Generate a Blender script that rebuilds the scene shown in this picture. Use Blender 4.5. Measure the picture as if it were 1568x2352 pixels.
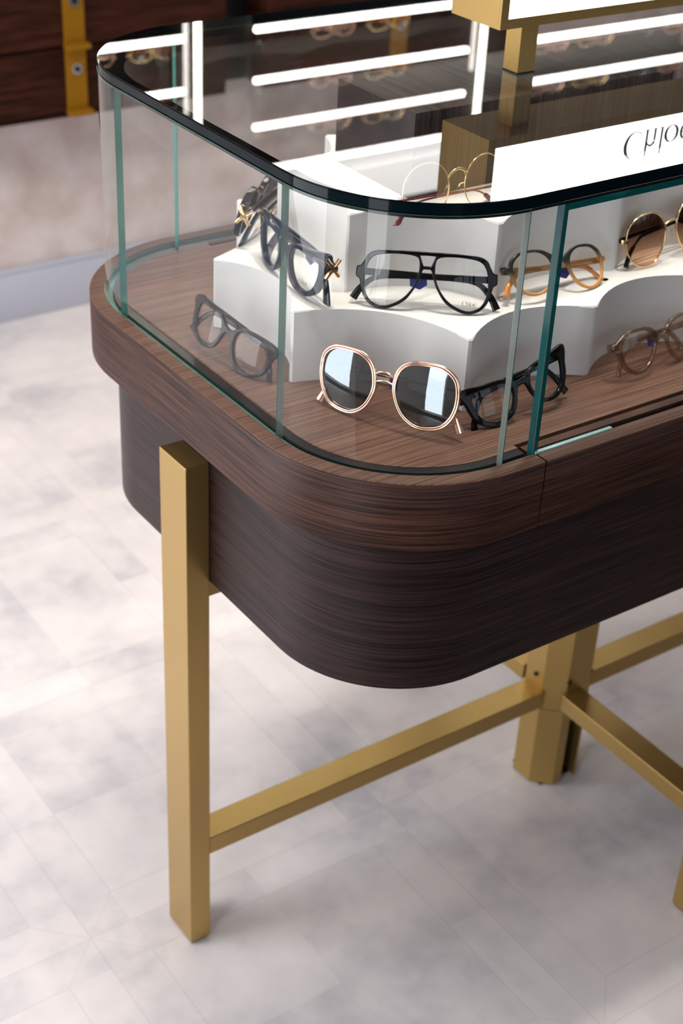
import bpy, bmesh, math, random
from mathutils import Vector, Matrix
random.seed(7)
for o in list(bpy.data.objects): bpy.data.objects.remove(o)
SC = bpy.context.scene
COL = SC.collection
PI = math.pi

# ------------------------------------------------------------------ camera
cam_d = bpy.data.cameras.new('camera'); cam = bpy.data.objects.new('camera', cam_d); COL.objects.link(cam)
cam.location = (-0.70378, -0.92538, 1.6)
cam.rotation_euler = (1.0139, -0.0446, -0.6042)
cam_d.sensor_fit = 'VERTICAL'; cam_d.sensor_height = 36.0
cam_d.lens = 3449.82 / 2352 * 36.0
cam_d.clip_start = 0.05
cam_d.dof.use_dof = True; cam_d.dof.focus_distance = 1.43; cam_d.dof.aperture_fstop = 6.3
SC.camera = cam

# ------------------------------------------------------------------ view, world, lights
SC.view_settings.view_transform = 'Standard'; SC.view_settings.look = 'None'
SC.view_settings.exposure = 0.0; SC.view_settings.gamma = 1.0
SC.view_settings.use_curve_mapping = False
try: SC.cycles.transparent_max_bounces = 40
except Exception: pass
W = bpy.data.worlds.new('world'); SC.world = W; W.use_nodes = True
wn = W.node_tree.nodes; wl = W.node_tree.links
bg = wn['Background']
tc = wn.new('ShaderNodeTexCoord'); sp = wn.new('ShaderNodeSeparateXYZ'); cr = wn.new('ShaderNodeValToRGB')
wl.new(tc.outputs['Generated'], sp.inputs[0]); wl.new(sp.outputs['Z'], cr.inputs[0]); wl.new(cr.outputs[0], bg.inputs[0])
cr.color_ramp.elements[0].position = 0.03; cr.color_ramp.elements[0].color = (.10, .07, .055, 1)
cr.color_ramp.elements[1].position = 0.8; cr.color_ramp.elements[1].color = (.38, .58, .95, 1)
e = cr.color_ramp.elements.new(.06); e.color = (.80, .88, 1, 1)
bg.inputs[1].default_value = 1.5

def area(name, loc, rot, sx, sy, power, col, spread=PI):
    d = bpy.data.lights.new(name, 'AREA'); d.shape = 'RECTANGLE'; d.size = sx; d.size_y = sy
    d.energy = power; d.color = col; d.spread = spread
    o = bpy.data.objects.new(name, d); COL.objects.link(o); o.location = loc; o.rotation_euler = rot
    return o
# daylight through the tall windows of the left wall (each light stands in its own window opening)
L_WIN = 4.9
area('window_daylight', (-2.04, 1.42, 1.25), (0, -PI/2, 0), 2.35, 1.6, L_WIN*PI*2.35*1.6, (.93, .96, 1.0))
area('window_daylight', (-2.04, -0.88, 1.25), (0, -PI/2, 0), 2.35, .62, L_WIN*PI*2.35*.62, (.93, .96, 1.0))
# ceiling panels
area('ceiling_panel_light', (0.25, 0.55, 2.93), (0, 0, 0), .5, .5, 26, (1, .93, .85))
area('ceiling_panel_light', (1.5, 0.9, 2.93), (0, 0, 0), .5, .5, 12, (1, .93, .85))
area('ceiling_panel_light', (-0.9, 0.6, 2.93), (0, 0, 0), .5, .5, 14, (1, .95, .9))

sl = bpy.data.lights.new('track_spot', 'SPOT'); sl.energy = 85; sl.spot_size = math.radians(34); sl.spot_blend = .9; sl.color = (1, .95, .88); sl.shadow_soft_size = .05
so = bpy.data.objects.new('track_spot', sl); COL.objects.link(so); so.location = (.45, .15, 2.9)
so.rotation_euler = (Vector((.38, .30, .95))-Vector(so.location)).to_track_quat('-Z', 'Y').to_euler()

# ------------------------------------------------------------------ node helpers
def new_mat(name):
    m = bpy.data.materials.new(name); m.use_nodes = True
    nt = m.node_tree
    return m, nt.nodes, nt.links, nt.nodes['Principled BSDF']
def N(nodes, t, **kw):
    n = nodes.new(t)
    for k, v in kw.items():
        if isinstance(k, str) and hasattr(n, k): setattr(n, k, v)
    return n
def math_node(nodes, links, op, a, b=None, c=None):
    n = nodes.new('ShaderNodeMath'); n.operation = op
    for i, v in enumerate((a, b, c)):
        if v is None: continue
        if isinstance(v, (int, float)): n.inputs[i].default_value = v
        else: links.new(v, n.inputs[i])
    return n.outputs[0]
def simple(name, col, rough=.5, metal=0, spec=.5, emis=None, es=0, noise=0, nscale=20, coat=0, bump=0, bscale=200):
    m, n, l, b = new_mat(name)
    b.inputs['Base Color'].default_value = (*col, 1); b.inputs['Roughness'].default_value = rough
    b.inputs['Metallic'].default_value = metal; b.inputs['Specular IOR Level'].default_value = spec
    b.inputs['Coat Weight'].default_value = coat
    if emis: b.inputs['Emission Color'].default_value = (*emis, 1); b.inputs['Emission Strength'].default_value = es
    t = n.new('ShaderNodeTexCoord')
    if noise:
        nz = n.new('ShaderNodeTexNoise'); nz.inputs['Scale'].default_value = nscale; nz.inputs['Detail'].default_value = 4
        l.new(t.outputs['Object'], nz.inputs['Vector'])
        mx = n.new('ShaderNodeMix'); mx.data_type = 'RGBA'; mx.inputs[6].default_value = (*[c*(1-noise) for c in col], 1)
        mx.inputs[7].default_value = (*[min(1, c*(1+noise)) for c in col], 1)
        l.new(nz.outputs[0], mx.inputs[0]); l.new(mx.outputs[2], b.inputs['Base Color'])
    if bump:
        nz = n.new('ShaderNodeTexNoise'); nz.inputs['Scale'].default_value = bscale
        l.new(t.outputs['Object'], nz.inputs['Vector'])
        bp = n.new('ShaderNodeBump'); bp.inputs['Strength'].default_value = bump; bp.inputs['Distance'].default_value = .001
        l.new(nz.outputs[0], bp.inputs['Height']); l.new(bp.outputs[0], b.inputs['Normal'])
    return m
def glassy(name, tint=(1, 1, 1), f0=.04, haze=0, haze_col=(.5, .5, .5), refl=(1, 1, 1), grad=None):
    """clear sheet: transmits its tint, mirrors by Schlick's law"""
    m, n, l, b = new_mat(name)
    n.remove(b); out = n['Material Output']
    geo = n.new('ShaderNodeNewGeometry'); dot = n.new('ShaderNodeVectorMath'); dot.operation = 'DOT_PRODUCT'
    l.new(geo.outputs['Incoming'], dot.inputs[0]); l.new(geo.outputs['Normal'], dot.inputs[1])
    a = math_node(n, l, 'ABSOLUTE', dot.outputs['Value'])
    a = math_node(n, l, 'SUBTRACT', 1.0, a); a = math_node(n, l, 'POWER', a, 5.0)
    f = math_node(n, l, 'MULTIPLY_ADD', a, (1-f0) if f0 else 0.0, f0)
    tr = n.new('ShaderNodeBsdfTransparent'); tr.inputs[0].default_value = (*tint, 1)
    gl = n.new('ShaderNodeBsdfGlossy'); gl.inputs['Roughness'].default_value = 0.0; gl.inputs['Color'].default_value = (*refl, 1)
    if grad:
        t = n.new('ShaderNodeTexCoord'); s = n.new('ShaderNodeSeparateXYZ'); l.new(t.outputs['Object'], s.inputs[0])
        mr = n.new('ShaderNodeMapRange'); mr.inputs[1].default_value = grad[2]; mr.inputs[2].default_value = grad[3]
        l.new(s.outputs['Z'], mr.inputs[0])
        mx = n.new('ShaderNodeMix'); mx.data_type = 'RGBA'; mx.inputs[6].default_value = (*grad[0], 1); mx.inputs[7].default_value = (*grad[1], 1)
        l.new(mr.outputs[0], mx.inputs[0]); l.new(mx.outputs[2], tr.inputs[0])
    mix = n.new('ShaderNodeMixShader'); l.new(f, mix.inputs[0])
    base = tr.outputs[0]
    if haze:
        df = n.new('ShaderNodeBsdfDiffuse'); df.inputs[0].default_value = (*haze_col, 1)
        m2 = n.new('ShaderNodeMixShader'); m2.inputs[0].default_value = haze
        l.new(base, m2.inputs[1]); l.new(df.outputs[0], m2.inputs[2]); base = m2.outputs[0]
    l.new(base, mix.inputs[1]); l.new(gl.outputs[0], mix.inputs[2]); l.new(mix.outputs[0], out.inputs['Surface'])
    return m
def wood(name, dark, light, axis='Z', fine=420., rough=.45, spec=.22, bump=.35, tint2=None):
    """fine straight-grained veneer: thin ribs across `axis`, long along the others"""
    m, n, l, b = new_mat(name)
    t = n.new('ShaderNodeTexCoord'); mp = n.new('ShaderNodeMapping'); l.new(t.outputs['Object'], mp.inputs[0])
    sc = {'Z': (7, 7, fine), 'Y': (6, fine, 6), 'X': (fine, 6, 6)}[axis]
    mp.inputs['Scale'].default_value = sc
    nz = n.new('ShaderNodeTexNoise'); nz.inputs['Scale'].default_value = 1.0; nz.inputs['Detail'].default_value = 3; nz.inputs['Roughness'].default_value = .6
    l.new(mp.outputs[0], nz.inputs['Vector'])
    mp2 = n.new('ShaderNodeMapping'); l.new(t.outputs['Object'], mp2.inputs[0]); mp2.inputs['Scale'].default_value = tuple(v*.12 if v > 50 else v*.8 for v in sc)
    nz2 = n.new('ShaderNodeTexNoise'); nz2.inputs['Scale'].default_value = 1.0; nz2.inputs['Detail'].default_value = 3
    l.new(mp2.outputs[0], nz2.inputs['Vector'])
    k = math_node(n, l, 'MULTIPLY_ADD', nz2.outputs[0], .22, math_node(n, l, 'MULTIPLY', nz.outputs[0], .88))
    cr = n.new('ShaderNodeValToRGB'); l.new(k, cr.inputs[0])
    cr.color_ramp.elements[0].position = .44; cr.color_ramp.elements[0].color = (*dark, 1)
    cr.color_ramp.elements[1].position = .70; cr.color_ramp.elements[1].color = (*light, 1)
    l.new(cr.outputs[0], b.inputs['Base Color'])
    b.inputs['Roughness'].default_value = rough; b.inputs['Specular IOR Level'].default_value = spec
    bp = n.new('ShaderNodeBump'); bp.inputs['Strength'].default_value = bump; bp.inputs['Distance'].default_value = .0008
    l.new(nz.outputs[0], bp.inputs['Height']); l.new(bp.outputs[0], b.inputs['Normal'])
    return m

# ------------------------------------------------------------------ materials
M = {}
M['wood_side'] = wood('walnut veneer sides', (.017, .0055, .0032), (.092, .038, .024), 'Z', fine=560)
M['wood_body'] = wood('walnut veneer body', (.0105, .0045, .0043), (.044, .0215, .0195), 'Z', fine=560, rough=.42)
M['wood_top'] = wood('walnut veneer top', (.066, .031, .020), (.178, .093, .061), 'Y', fine=680, rough=.45)
M['wood_wall'] = wood('dark walnut wall unit', (.016, .0045, .0024), (.050, .0155, .0085), 'Z', fine=90, rough=.5, spec=.08)
M['wood_plinth'] = wood('dark walnut plinth', (.02, .014, .013), (.07, .05, .047), 'X', fine=300)
M['taupe'] = wood('taupe back panel', (.012, .009, .007), (.026, .02, .016), 'Z', fine=60, rough=.6)
M['brass'] = simple('satin brass paint', (.47, .31, .105), .29, .82, .5, noise=.07, nscale=600, bump=.15, bscale=1800)
M['brass_dark'] = simple('amber brass strap', (.30, .135, .004), .45, .4, .3)
M['gold'] = simple('polished gold', (.95, .70, .36), .14, 1)
M['rose_gold'] = simple('polished rose gold', (.92, .62, .48), .15, 1)
M['chrome'] = simple('steel lock', (.7, .7, .72), .2, 1)
M['white'] = simple('white woven fabric', (.72, .695, .665), .9, 0, .2, noise=.035, nscale=900, bump=.25, bscale=1500)
M['plaster'] = None
M['black'] = simple('black acetate', (.004, .004, .005), .07, 0, .22)
M['navy'] = simple('navy acetate', (.004, .010, .022), .07, 0, .4)
M['rubber'] = simple('black seal', (.006, .006, .008), .3, 0, .4)
M['border'] = simple('black printed border', (.002, .002, .0022), .6, 0, 0)
M['arris'] = simple('polished glass arris', (.36, .37, .35), .15, 0, .6)
M['edge_aqua'] = simple('pale aqua glass edge', (.34, .52, .49), .12, 0, .6)
M['tag'] = simple('indigo tag', (.025, .03, .20), .35, 0, .5)
M['tip_red'] = simple('burgundy tip', (.16, .012, .02), .12, 0, .6, coat=.5)
M['tip_amber'] = simple('amber tip', (.72, .26, .06), .12, 0, .6, coat=.5)
M['ink'] = simple('black lettering', (.02, .02, .02), .5)
M['led'] = simple('led tube', (1, 1, 1), .5, emis=(1.0, .99, .93), es=15)
M['led_side'] = simple('led upright', (1, 1, 1), .5, emis=(1.0, 1.0, .86), es=14)
M['lit_face_glow'] = simple('glow of lit upright face', (1, 1, 1), .5, emis=(1.0, .93, .84), es=2.4)  # emission imitates light falling on the upright's side face
M['panel'] = simple('lit white panel', (1, 1, 1), .5, emis=(1.0, .99, .96), es=7.5)
M['lightbox'] = simple('lit white fascia', (1, 1, 1), .5, emis=(1.0, .98, .96), es=3.4)
M['glass'] = glassy('clear display glass', (.985, .992, .988), f0=.033)
M['glass_in'] = glassy('clear display glass inner face', (.99, .995, .992), f0=.0)
M['glass_under'] = glassy('clear top glass underside', (.985, .99, .985), f0=.0)
M['glass_top'] = glassy('clear top glass', (.975, .985, .98), f0=.045)
M['lens'] = glassy('clear demo lens', (.97, .975, .975), f0=.032)
M['lens_back'] = glassy('lens rear face', (.985, .99, .99), f0=.0)
M['lens_sun'] = glassy('dark mirror lens', (.06, .065, .08), f0=.22, refl=(.82, .92, 1))
M['lens_smoke'] = glassy('smoke lens', (.12, .12, .14), f0=.05)
M['lens_rose'] = glassy('brown to amber gradient lens', f0=.05, grad=((.96, .58, .38), (.07, .03, .02), .014, .048))
M['acetate_clear'] = glassy('translucent brown acetate', (.78, .66, .57), f0=.10, haze=.15, haze_col=(.16, .09, .055))
# teal glass edges
def edge_mat(name, col, tr, mixf, rough=.12):
    m, n, l, b = new_mat(name); out = n['Material Output']
    b.inputs['Base Color'].default_value = (*col, 1); b.inputs['Roughness'].default_value = rough
    t = n.new('ShaderNodeBsdfTransparent'); t.inputs[0].default_value = (*tr, 1)
    mx = n.new('ShaderNodeMixShader'); mx.inputs[0].default_value = mixf
    l.new(t.outputs[0], mx.inputs[1]); l.new(b.outputs[0], mx.inputs[2]); l.new(mx.outputs[0], out.inputs['Surface'])
    return m
M['edge'] = edge_mat('green glass edge', (.09, .36, .30), (.3, .66, .58), .6)
M['edge_deep'] = edge_mat('deep teal glass edge', (.003, .085, .085), (.02, .22, .2), .85)
M['edge_pale'] = edge_mat('pale joint edge', (.36, .37, .33), (.75, .78, .74), .45)
M['edge_top'] = simple('dark edge of top glass', (.0015, .007, .010), .06, 0, .14)
# two tone acetate : dark green brow fading to amber
def two_tone():
    m, n, l, b = new_mat('green to amber acetate')
    t = n.new('ShaderNodeTexCoord'); s = n.new('ShaderNodeSeparateXYZ'); l.new(t.outputs['Object'], s.inputs[0])
    mr = n.new('ShaderNodeMapRange'); mr.inputs[1].default_value = .012; mr.inputs[2].default_value = .034; l.new(s.outputs['Z'], mr.inputs[0])
    cr = n.new('ShaderNodeValToRGB'); l.new(mr.outputs[0], cr.inputs[0])
    cr.color_ramp.elements[0].color = (.60, .27, .08, 1); cr.color_ramp.elements[1].color = (.018, .026, .02, 1)
    l.new(cr.outputs[0], b.inputs['Base Color']); b.inputs['Roughness'].default_value = .1
    return m
M['two_tone'] = two_tone()
def plaster():
    m, n, l, b = new_mat('pinkish trowelled plaster')
    t = n.new('ShaderNodeTexCoord'); nz = n.new('ShaderNodeTexNoise'); nz.inputs['Scale'].default_value = 9; nz.inputs['Detail'].default_value = 6
    l.new(t.outputs['Object'], nz.inputs['Vector']); cr = n.new('ShaderNodeValToRGB'); l.new(nz.outputs[0], cr.inputs[0])
    cr.color_ramp.elements[0].position = .35; cr.color_ramp.elements[0].color = (.50, .40, .37, 1)
    cr.color_ramp.elements[1].position = .65; cr.color_ramp.elements[1].color = (.66, .58, .56, 1)
    l.new(cr.outputs[0], b.inputs['Base Color']); b.inputs['Roughness'].default_value = .75
    return m
M['plaster'] = plaster()
M['skirting'] = simple('pale grey painted skirting', (.47, .48, .55), .45)
M['wall_paint'] = simple('warm grey paint', (.42, .38, .35), .8, noise=.05, nscale=5)
M['ceiling'] = simple('ceiling paint', (.55, .53, .50), .9, noise=.03, nscale=5)
M['mat'] = simple('added dark brown mat', (.035, .024, .02), .95, noise=.3, nscale=300)
M['dark_metal'] = simple('dark window frame', (.03, .032, .035), .4)
M['terracotta'] = simple('terracotta facade', (.36, .20, .14), .9, noise=.2, nscale=2)
M['roof'] = simple('brown roof tiles', (.16, .09, .06), .9, noise=.2, nscale=6)
def floor_mat():
    m, n, l, b = new_mat('pale parquet vinyl')
    t = n.new('ShaderNodeTexCoord'); s = n.new('ShaderNodeSeparateXYZ'); l.new(t.outputs['Object'], s.inputs[0])
    mt = lambda op, a, bb=None, c=None: math_node(n, l, op, a, bb, c)
    P_ = .495; HB = .0625; w = .0011
    def cell(o, off):
        k = mt('DIVIDE', mt('ADD', o, off), P_); k = mt('ADD', k, .5); idx = mt('FLOOR', k)
        return mt('MULTIPLY', mt('SUBTRACT', mt('FRACT', k), .5), P_), idx
    u, iu = cell(s.outputs['X'], .11); v, iv = cell(s.outputs['Y'], -.415)
    au = mt('ABSOLUTE', u); av = mt('ABSOLUTE', v)
    def line(d): return mt('LESS_THAN', mt('ABSOLUTE', d), w)
    inu = mt('LESS_THAN', au, HB); inv = mt('LESS_THAN', av, HB)
    ins = mt('MULTIPLY', inu, inv); outs = mt('SUBTRACT', 1.0, ins)
    lines = mt('MAXIMUM', line(u), line(v))                       # centre lines
    lines = mt('MAXIMUM', lines, mt('MULTIPLY', line(mt('SUBTRACT', au, HB)), mt('SUBTRACT', 1.0, inv)))
    lines = mt('MAXIMUM', lines, mt('MULTIPLY', line(mt('SUBTRACT', av, HB)), mt('SUBTRACT', 1.0, inu)))
    lines = mt('MAXIMUM', lines, mt('MULTIPLY', ins, line(mt('SUBTRACT', au, av))))
    # centre lines only inside the bands
    band = mt('MAXIMUM', inu, inv); lines = mt('MULTIPLY', lines, mt('MAXIMUM', band, mt('MAXIMUM', line(mt('SUBTRACT', au, HB)), line(mt('SUBTRACT', av, HB)))))
    # plank tone
    cv = n.new('ShaderNodeCombineXYZ')
    su = mt('ADD', mt('MULTIPLY', iu, 2.0), mt('GREATER_THAN', u, 0.0)); sv = mt('ADD', mt('MULTIPLY', iv, 2.0), mt('GREATER_THAN', v, 0.0))
    kind = mt('ADD', mt('MULTIPLY', inu, 1.7), mt('MULTIPLY', inv, 3.1))
    l.new(su, cv.inputs[0]); l.new(sv, cv.inputs[1]); l.new(kind, cv.inputs[2])
    wnz = n.new('ShaderNodeTexWhiteNoise'); l.new(cv.outputs[0], wnz.inputs['Vector'])
    nz = n.new('ShaderNodeTexNoise'); nz.inputs['Scale'].default_value = 3.2; nz.inputs['Detail'].default_value = 5; nz.inputs['Roughness'].default_value = .55
    l.new(t.outputs['Object'], nz.inputs['Vector'])
    nz3 = n.new('ShaderNodeTexNoise'); nz3.inputs['Scale'].default_value = 22; nz3.inputs['Detail'].default_value = 3
    l.new(t.outputs['Object'], nz3.inputs['Vector'])
    k = mt('MULTIPLY_ADD', nz3.outputs[0], .22, mt('MULTIPLY_ADD', wnz.outputs['Value'], .10, mt('MULTIPLY', nz.outputs[0], .85)))
    cr = n.new('ShaderNodeValToRGB'); l.new(k, cr.inputs[0])
    cr.color_ramp.elements[0].position = .40; cr.color_ramp.elements[0].color = (.50, .475, .50, 1)
    cr.color_ramp.elements[1].position = .78; cr.color_ramp.elements[1].color = (.87, .80, .77, 1)
    e = cr.color_ramp.elements.new(.58); e.color = (.74, .685, .675, 1)
    mx = n.new('ShaderNodeMix'); mx.data_type = 'RGBA'; l.new(mt('MULTIPLY', lines, .16), mx.inputs[0]); l.new(cr.outputs[0], mx.inputs[6]); mx.inputs[7].default_value = (.30, .26, .25, 1)
    l.new(mx.outputs[2], b.inputs['Base Color']); b.inputs['Roughness'].default_value = .42; b.inputs['Specular IOR Level'].default_value = .4
    return m
M['floor'] = floor_mat()

# ------------------------------------------------------------------ mesh helpers
def link(name, me, mats, parent=None, smooth=True, angle=35):
    o = bpy.data.objects.new(name, me); COL.objects.link(o)
    for m in (mats if isinstance(mats, (list, tuple)) else [mats]): me.materials.append(m)
    if parent is not None: o.parent = parent
    if smooth:
        for p in me.polygons: p.use_smooth = True
        try: me.set_sharp_from_angle(angle=math.radians(angle))
        except Exception: pass
    return o
def from_bm(name, bm, mats, parent=None, smooth=True, angle=35):
    bmesh.ops.recalc_face_normals(bm, faces=bm.faces)
    me = bpy.data.meshes.new(name); bm.to_mesh(me); bm.free()
    return link(name, me, mats, parent, smooth, angle)
def add_box(bm, x0, x1, y0, y1, z0, z1, bev=0, mi=0):
    vs = [bm.verts.new((x, y, z)) for x in (x0, x1) for y in (y0, y1) for z in (z0, z1)]
    fs = [(0, 1, 3, 2), (4, 6, 7, 5), (0, 4, 5, 1), (2, 3, 7, 6), (0, 2, 6, 4), (1, 5, 7, 3)]
    faces = [bm.faces.new([vs[i] for i in f]) for f in fs]
    for f in faces: f.material_index = mi
    if bev:
        es = list({e for f in faces for e in f.edges})
        bmesh.ops.recalc_face_normals(bm, faces=faces)
        bmesh.ops.bevel(bm, geom=es, offset=bev, segments=2, affect='EDGES', profile=.5)
def box(name, b, mat, parent=None, bev=0.001):
    bm = bmesh.new(); add_box(bm, *b, bev=bev); return from_bm(name, bm, mat, parent, smooth=False)
def thing(name, label, cat, loc=(0, 0, 0), rz=0, group=None):
    o = bpy.data.objects.new(name, None); COL.objects.link(o); o.location = loc; o.rotation_euler = (0, 0, rz)
    o.empty_display_size = .05
    o['label'] = label; o['category'] = cat
    if group: o['group'] = group
    return o
def tag(o, label, cat, group=None):
    o['label'] = label; o['category'] = cat
    if group: o['group'] = group
    return o
def struct(o, label=None):
    o['kind'] = 'structure'
    if label: o['label'] = label
    return o
def prism(bm, pts, z0, z1, mi=0, bev=0):
    lo = [bm.verts.new((x, y, z0)) for x, y in pts]; hi = [bm.verts.new((x, y, z1)) for x, y in pts]
    n = len(pts); fs = []
    fs.append(bm.faces.new(lo[::-1])); fs.append(bm.faces.new(hi))
    for i in range(n): fs.append(bm.faces.new((lo[i], lo[(i+1) % n], hi[(i+1) % n], hi[i])))
    for f in fs: f.material_index = mi
    return lo, hi, fs
# table measures
LX, WY, R0 = 1.30, 0.693, 0.180
def rrect(ins, n=20, x0=0., x1=LX, y0=0., y1=WY, r=R0):
    pts = []; rr = max(r-ins, .002)
    for cx, cy, a0 in ((x0+r, y0+r, 180), (x1-r, y0+r, 270), (x1-r, y1-r, 0), (x0+r, y1-r, 90)):
        for i in range(n+1):
            a = math.radians(a0 + 90*i/n); pts.append((cx+rr*math.cos(a), cy+rr*math.sin(a)))
    return pts
def ring_solid(bm, outer, inner, z0, z1, mi_side=0, mi_top=0, mi_in=None):
    n = len(outer); mi_in = mi_side if mi_in is None else mi_in
    ol = [bm.verts.new((*p, z0)) for p in outer]; oh = [bm.verts.new((*p, z1)) for p in outer]
    il = [bm.verts.new((*p, z0)) for p in inner]; ih = [bm.verts.new((*p, z1)) for p in inner]
    for i in range(n):
        j = (i+1) % n
        for vs, mi in (((ol[i], ol[j], oh[j], oh[i]), mi_side), ((il[j], il[i], ih[i], ih[j]), mi_in), ((oh[i], oh[j], ih[j], ih[i]), mi_top), ((ol[j], ol[i], il[i], il[j]), mi_side)):
            f = bm.faces.new(vs); f.material_index = mi

# ------------------------------------------------------------------ setting
ZT, ZB, ZBB = .8675, .791, .595          # rim top, rim bottom, body bottom
bm = bmesh.new(); add_box(bm, -2.1, 4.2, -3.2, 2.5, -.05, 0); struct(from_bm('floor', bm, M['floor'], smooth=False), 'pale parquet-patterned vinyl floor')
bm = bmesh.new(); add_box(bm, -2.1, 4.2, -3.2, 2.5, 2.96, 3.05); struct(from_bm('ceiling', bm, M['ceiling'], smooth=False))
bm = bmesh.new(); add_box(bm, -2.1, 4.2, 2.33, 2.5, 0, 2.96); struct(from_bm('wall_back', bm, M['plaster'], smooth=False), 'pinkish plaster wall behind the display table')
bm = bmesh.new(); add_box(bm, 4.1, 4.2, -3.2, 2.5, 0, 2.96); struct(from_bm('wall_right', bm, M['wall_paint'], smooth=False))
bm = bmesh.new()
for y0, y1 in ((-3.2, -1.21), (-.55, .60), (2.24, 2.33)): add_box(bm, -2.1, -2.0, y0, y1, 0, 2.96)
add_box(bm, -2.1, -2.0, -3.2, 2.33, 2.44, 2.96); add_box(bm, -2.1, -2.0, -3.2, 2.33, 0, .06)
struct(from_bm('wall_left', bm, M['wall_paint'], smooth=False))
# front wall, behind the viewpoint: wide glazing with dark frames
bm = bmesh.new()
add_box(bm, -2.1, 4.2, -3.2, -3.1, 2.5, 2.96); add_box(bm, -2.1, 4.2, -3.2, -3.1, 0, .35)
for x0, x1 in ((-2.1, -1.9), (3.9, 4.2), (1.4, 1.9)): add_box(bm, x0, x1, -3.2, -3.1, .35, 2.5)
struct(from_bm('wall_front', bm, M['wall_paint'], smooth=False))
for k, (x0, x1) in enumerate(((-1.9, 1.4), (1.9, 3.9))):
    bm = bmesh.new(); nb = 3 if k == 0 else 2
    for i in range(nb+1):
        x = x0+(x1-x0)*i/nb; add_box(bm, x-.03, x+.03, -3.18, -3.12, .35, 2.5)
    for z in (.35, 1.75, 2.5): add_box(bm, x0, x1, -3.18, -3.12, z-.03, z+.03)
    struct(from_bm('window_%d' % (k+1), bm, M['dark_metal'], smooth=False))
bm = bmesh.new(); add_box(bm, -2.0, 4.1, 2.305, 2.33, 0, .118, bev=.003); add_box(bm, -2.0, 4.1, 2.312, 2.33, .118, .128, bev=.002)
struct(from_bm('baseboard_back', bm, M['skirting']), 'pale grey skirting along the plaster wall')

# ------------------------------------------------------------------ wall units
def drawer_unit(x0, x1, label, strap_x):
    t = thing('drawer_cabinet', label, 'drawer cabinet', ((x0+x1)/2, 2.26, .52))
    ox, oy, oz = t.location
    def bx(nm, b, m, par=t, bev=.002):
        return box(nm, (b[0]-ox, b[1]-ox, b[2]-oy, b[3]-oy, b[4]-oz, b[5]-oz), m, par, bev)
    bx('carcass', (x0, x1, 2.222, 2.328, .52, 1.0), M['wood_wall'])
    bx('bottom_rail', (x0, x1, 2.206, 2.222, .52, .531), M['wood_wall'])
    for k, (z0, z1) in enumerate(((.534, .677), (.683, .826), (.832, .975))):
        d = bx('drawer', (x0+.003, x1-.003, 2.2, 2.2215, z0, z1), M['wood_wall'])
        s = bx('brass_strap', (strap_x-.025, strap_x+.025, 2.194, 2.2, z0-.004, z1), M['brass_dark'], d, .001)
        bx('pull_tab', (strap_x-.027, strap_x+.031, 2.176, 2.2, z0-.006, z0+.006), M['brass_dark'], d, .0015)
        bm = bmesh.new()
        bmesh.ops.create_cone(bm, cap_ends=True, segments=24, radius1=.0125, radius2=.0125, depth=.006, matrix=Matrix.Translation((strap_x-ox, 2.192-oy, z1-.045-oz)) @ Matrix.Rotation(PI/2, 4, 'X'))
        lk = from_bm('lock', bm, M['chrome'], d)
        bm = bmesh.new(); bmesh.ops.create_cone(bm, cap_ends=True, segments=16, radius1=.0065, radius2=.0065, depth=.003, matrix=Matrix.Translation((strap_x-ox, 2.188-oy, z1-.045-oz)) @ Matrix.Rotation(PI/2, 4, 'X'))
        # keyhole disc belongs to the lock face
        h = from_bm('keyhole', bm, M['rubber'], d)
    return t
drawer_unit(.375, 1.174, 'dark walnut drawer cabinet with brass strap, on the wall left of the black gap', .775)
drawer_unit(1.286, 2.085, 'dark walnut drawer cabinet on the wall, right of the black gap', 1.686)
tag(box('recess_panel', (1.176, 1.284, 2.30, 2.328, .52, 1.0), M['rubber']), 'black recess panel between the two wall drawer cabinets', 'panel')

LZ = (1.617, 1.741, 1.858, 1.971)
def shelf_bay(x0, x1, label, xs0, xs1):
    t = thing('shelving_bay', label, 'shelving', ((x0+x1)/2, 2.28, 1.0))
    ox, oy, oz = t.location
    def bx(nm, b, m, par=t, bev=.001):
        return box(nm, (b[0]-ox, b[1]-ox, b[2]-oy, b[3]-oy, b[4]-oz, b[5]-oz), m, par, bev)
    bx('back_panel', (x0, x1, 2.30, 2.328, 1.002, 2.5), M['taupe'])
    bx('header', (x0, x1, 2.21, 2.30, 2.125, 2.5), M['taupe'])
    bx('lit_fascia', (x0, x1, 2.205, 2.30, 2.018, 2.12), M['lightbox'])
    for z in LZ:
        s = bx('shelf', (x0, x1, 2.212, 2.30, z-.007, z+.007), M['wood_wall'])
        bx('light_tube', (max(x0, xs0), xs1, 2.198, 2.211, z-.0078, z+.0078), M['led'], s, .004)
    return t
shelf_bay(.30, 1.056, 'wall shelving bay with light tubes, left of the first lit upright', .30, 1.056)
shelf_bay(1.253, 1.931, 'wall shelving bay with light tubes, between the two lit uprights', 1.253, 1.925)
shelf_bay(2.165, 2.85, 'wall shelving bay with light tubes, right of the second lit upright', 2.166, 2.85)
def upright(x0, x1, xl, label):
    t = thing('lit_upright', label, 'upright panel', ((x0+x1)/2, 2.26, 1.0)); ox, oy, oz = t.location
    box('panel', (x0-ox, x1-ox, 2.215-oy, 2.328-oy, 1.002-oz, 2.5-oz), M['taupe'], t, .002)
    box('light_strip', (xl-.007-ox, xl+.007-ox, 2.202-oy, 2.2145-oy, 1.02-oz, 1.94-oz), M['led_side'], t, .003)
    box('lit_face_strip', (xl-.036-ox, xl-.026-ox, 2.205-oy, 2.2145-oy, 1.02-oz, 1.80-oz), M['lit_face_glow'], t, .002)  # no lamp: its glow stands for the lit face of the upright
    return t
upright(1.058, 1.251, 1.097, 'taupe upright with vertical light strip, above the black recess')
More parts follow.
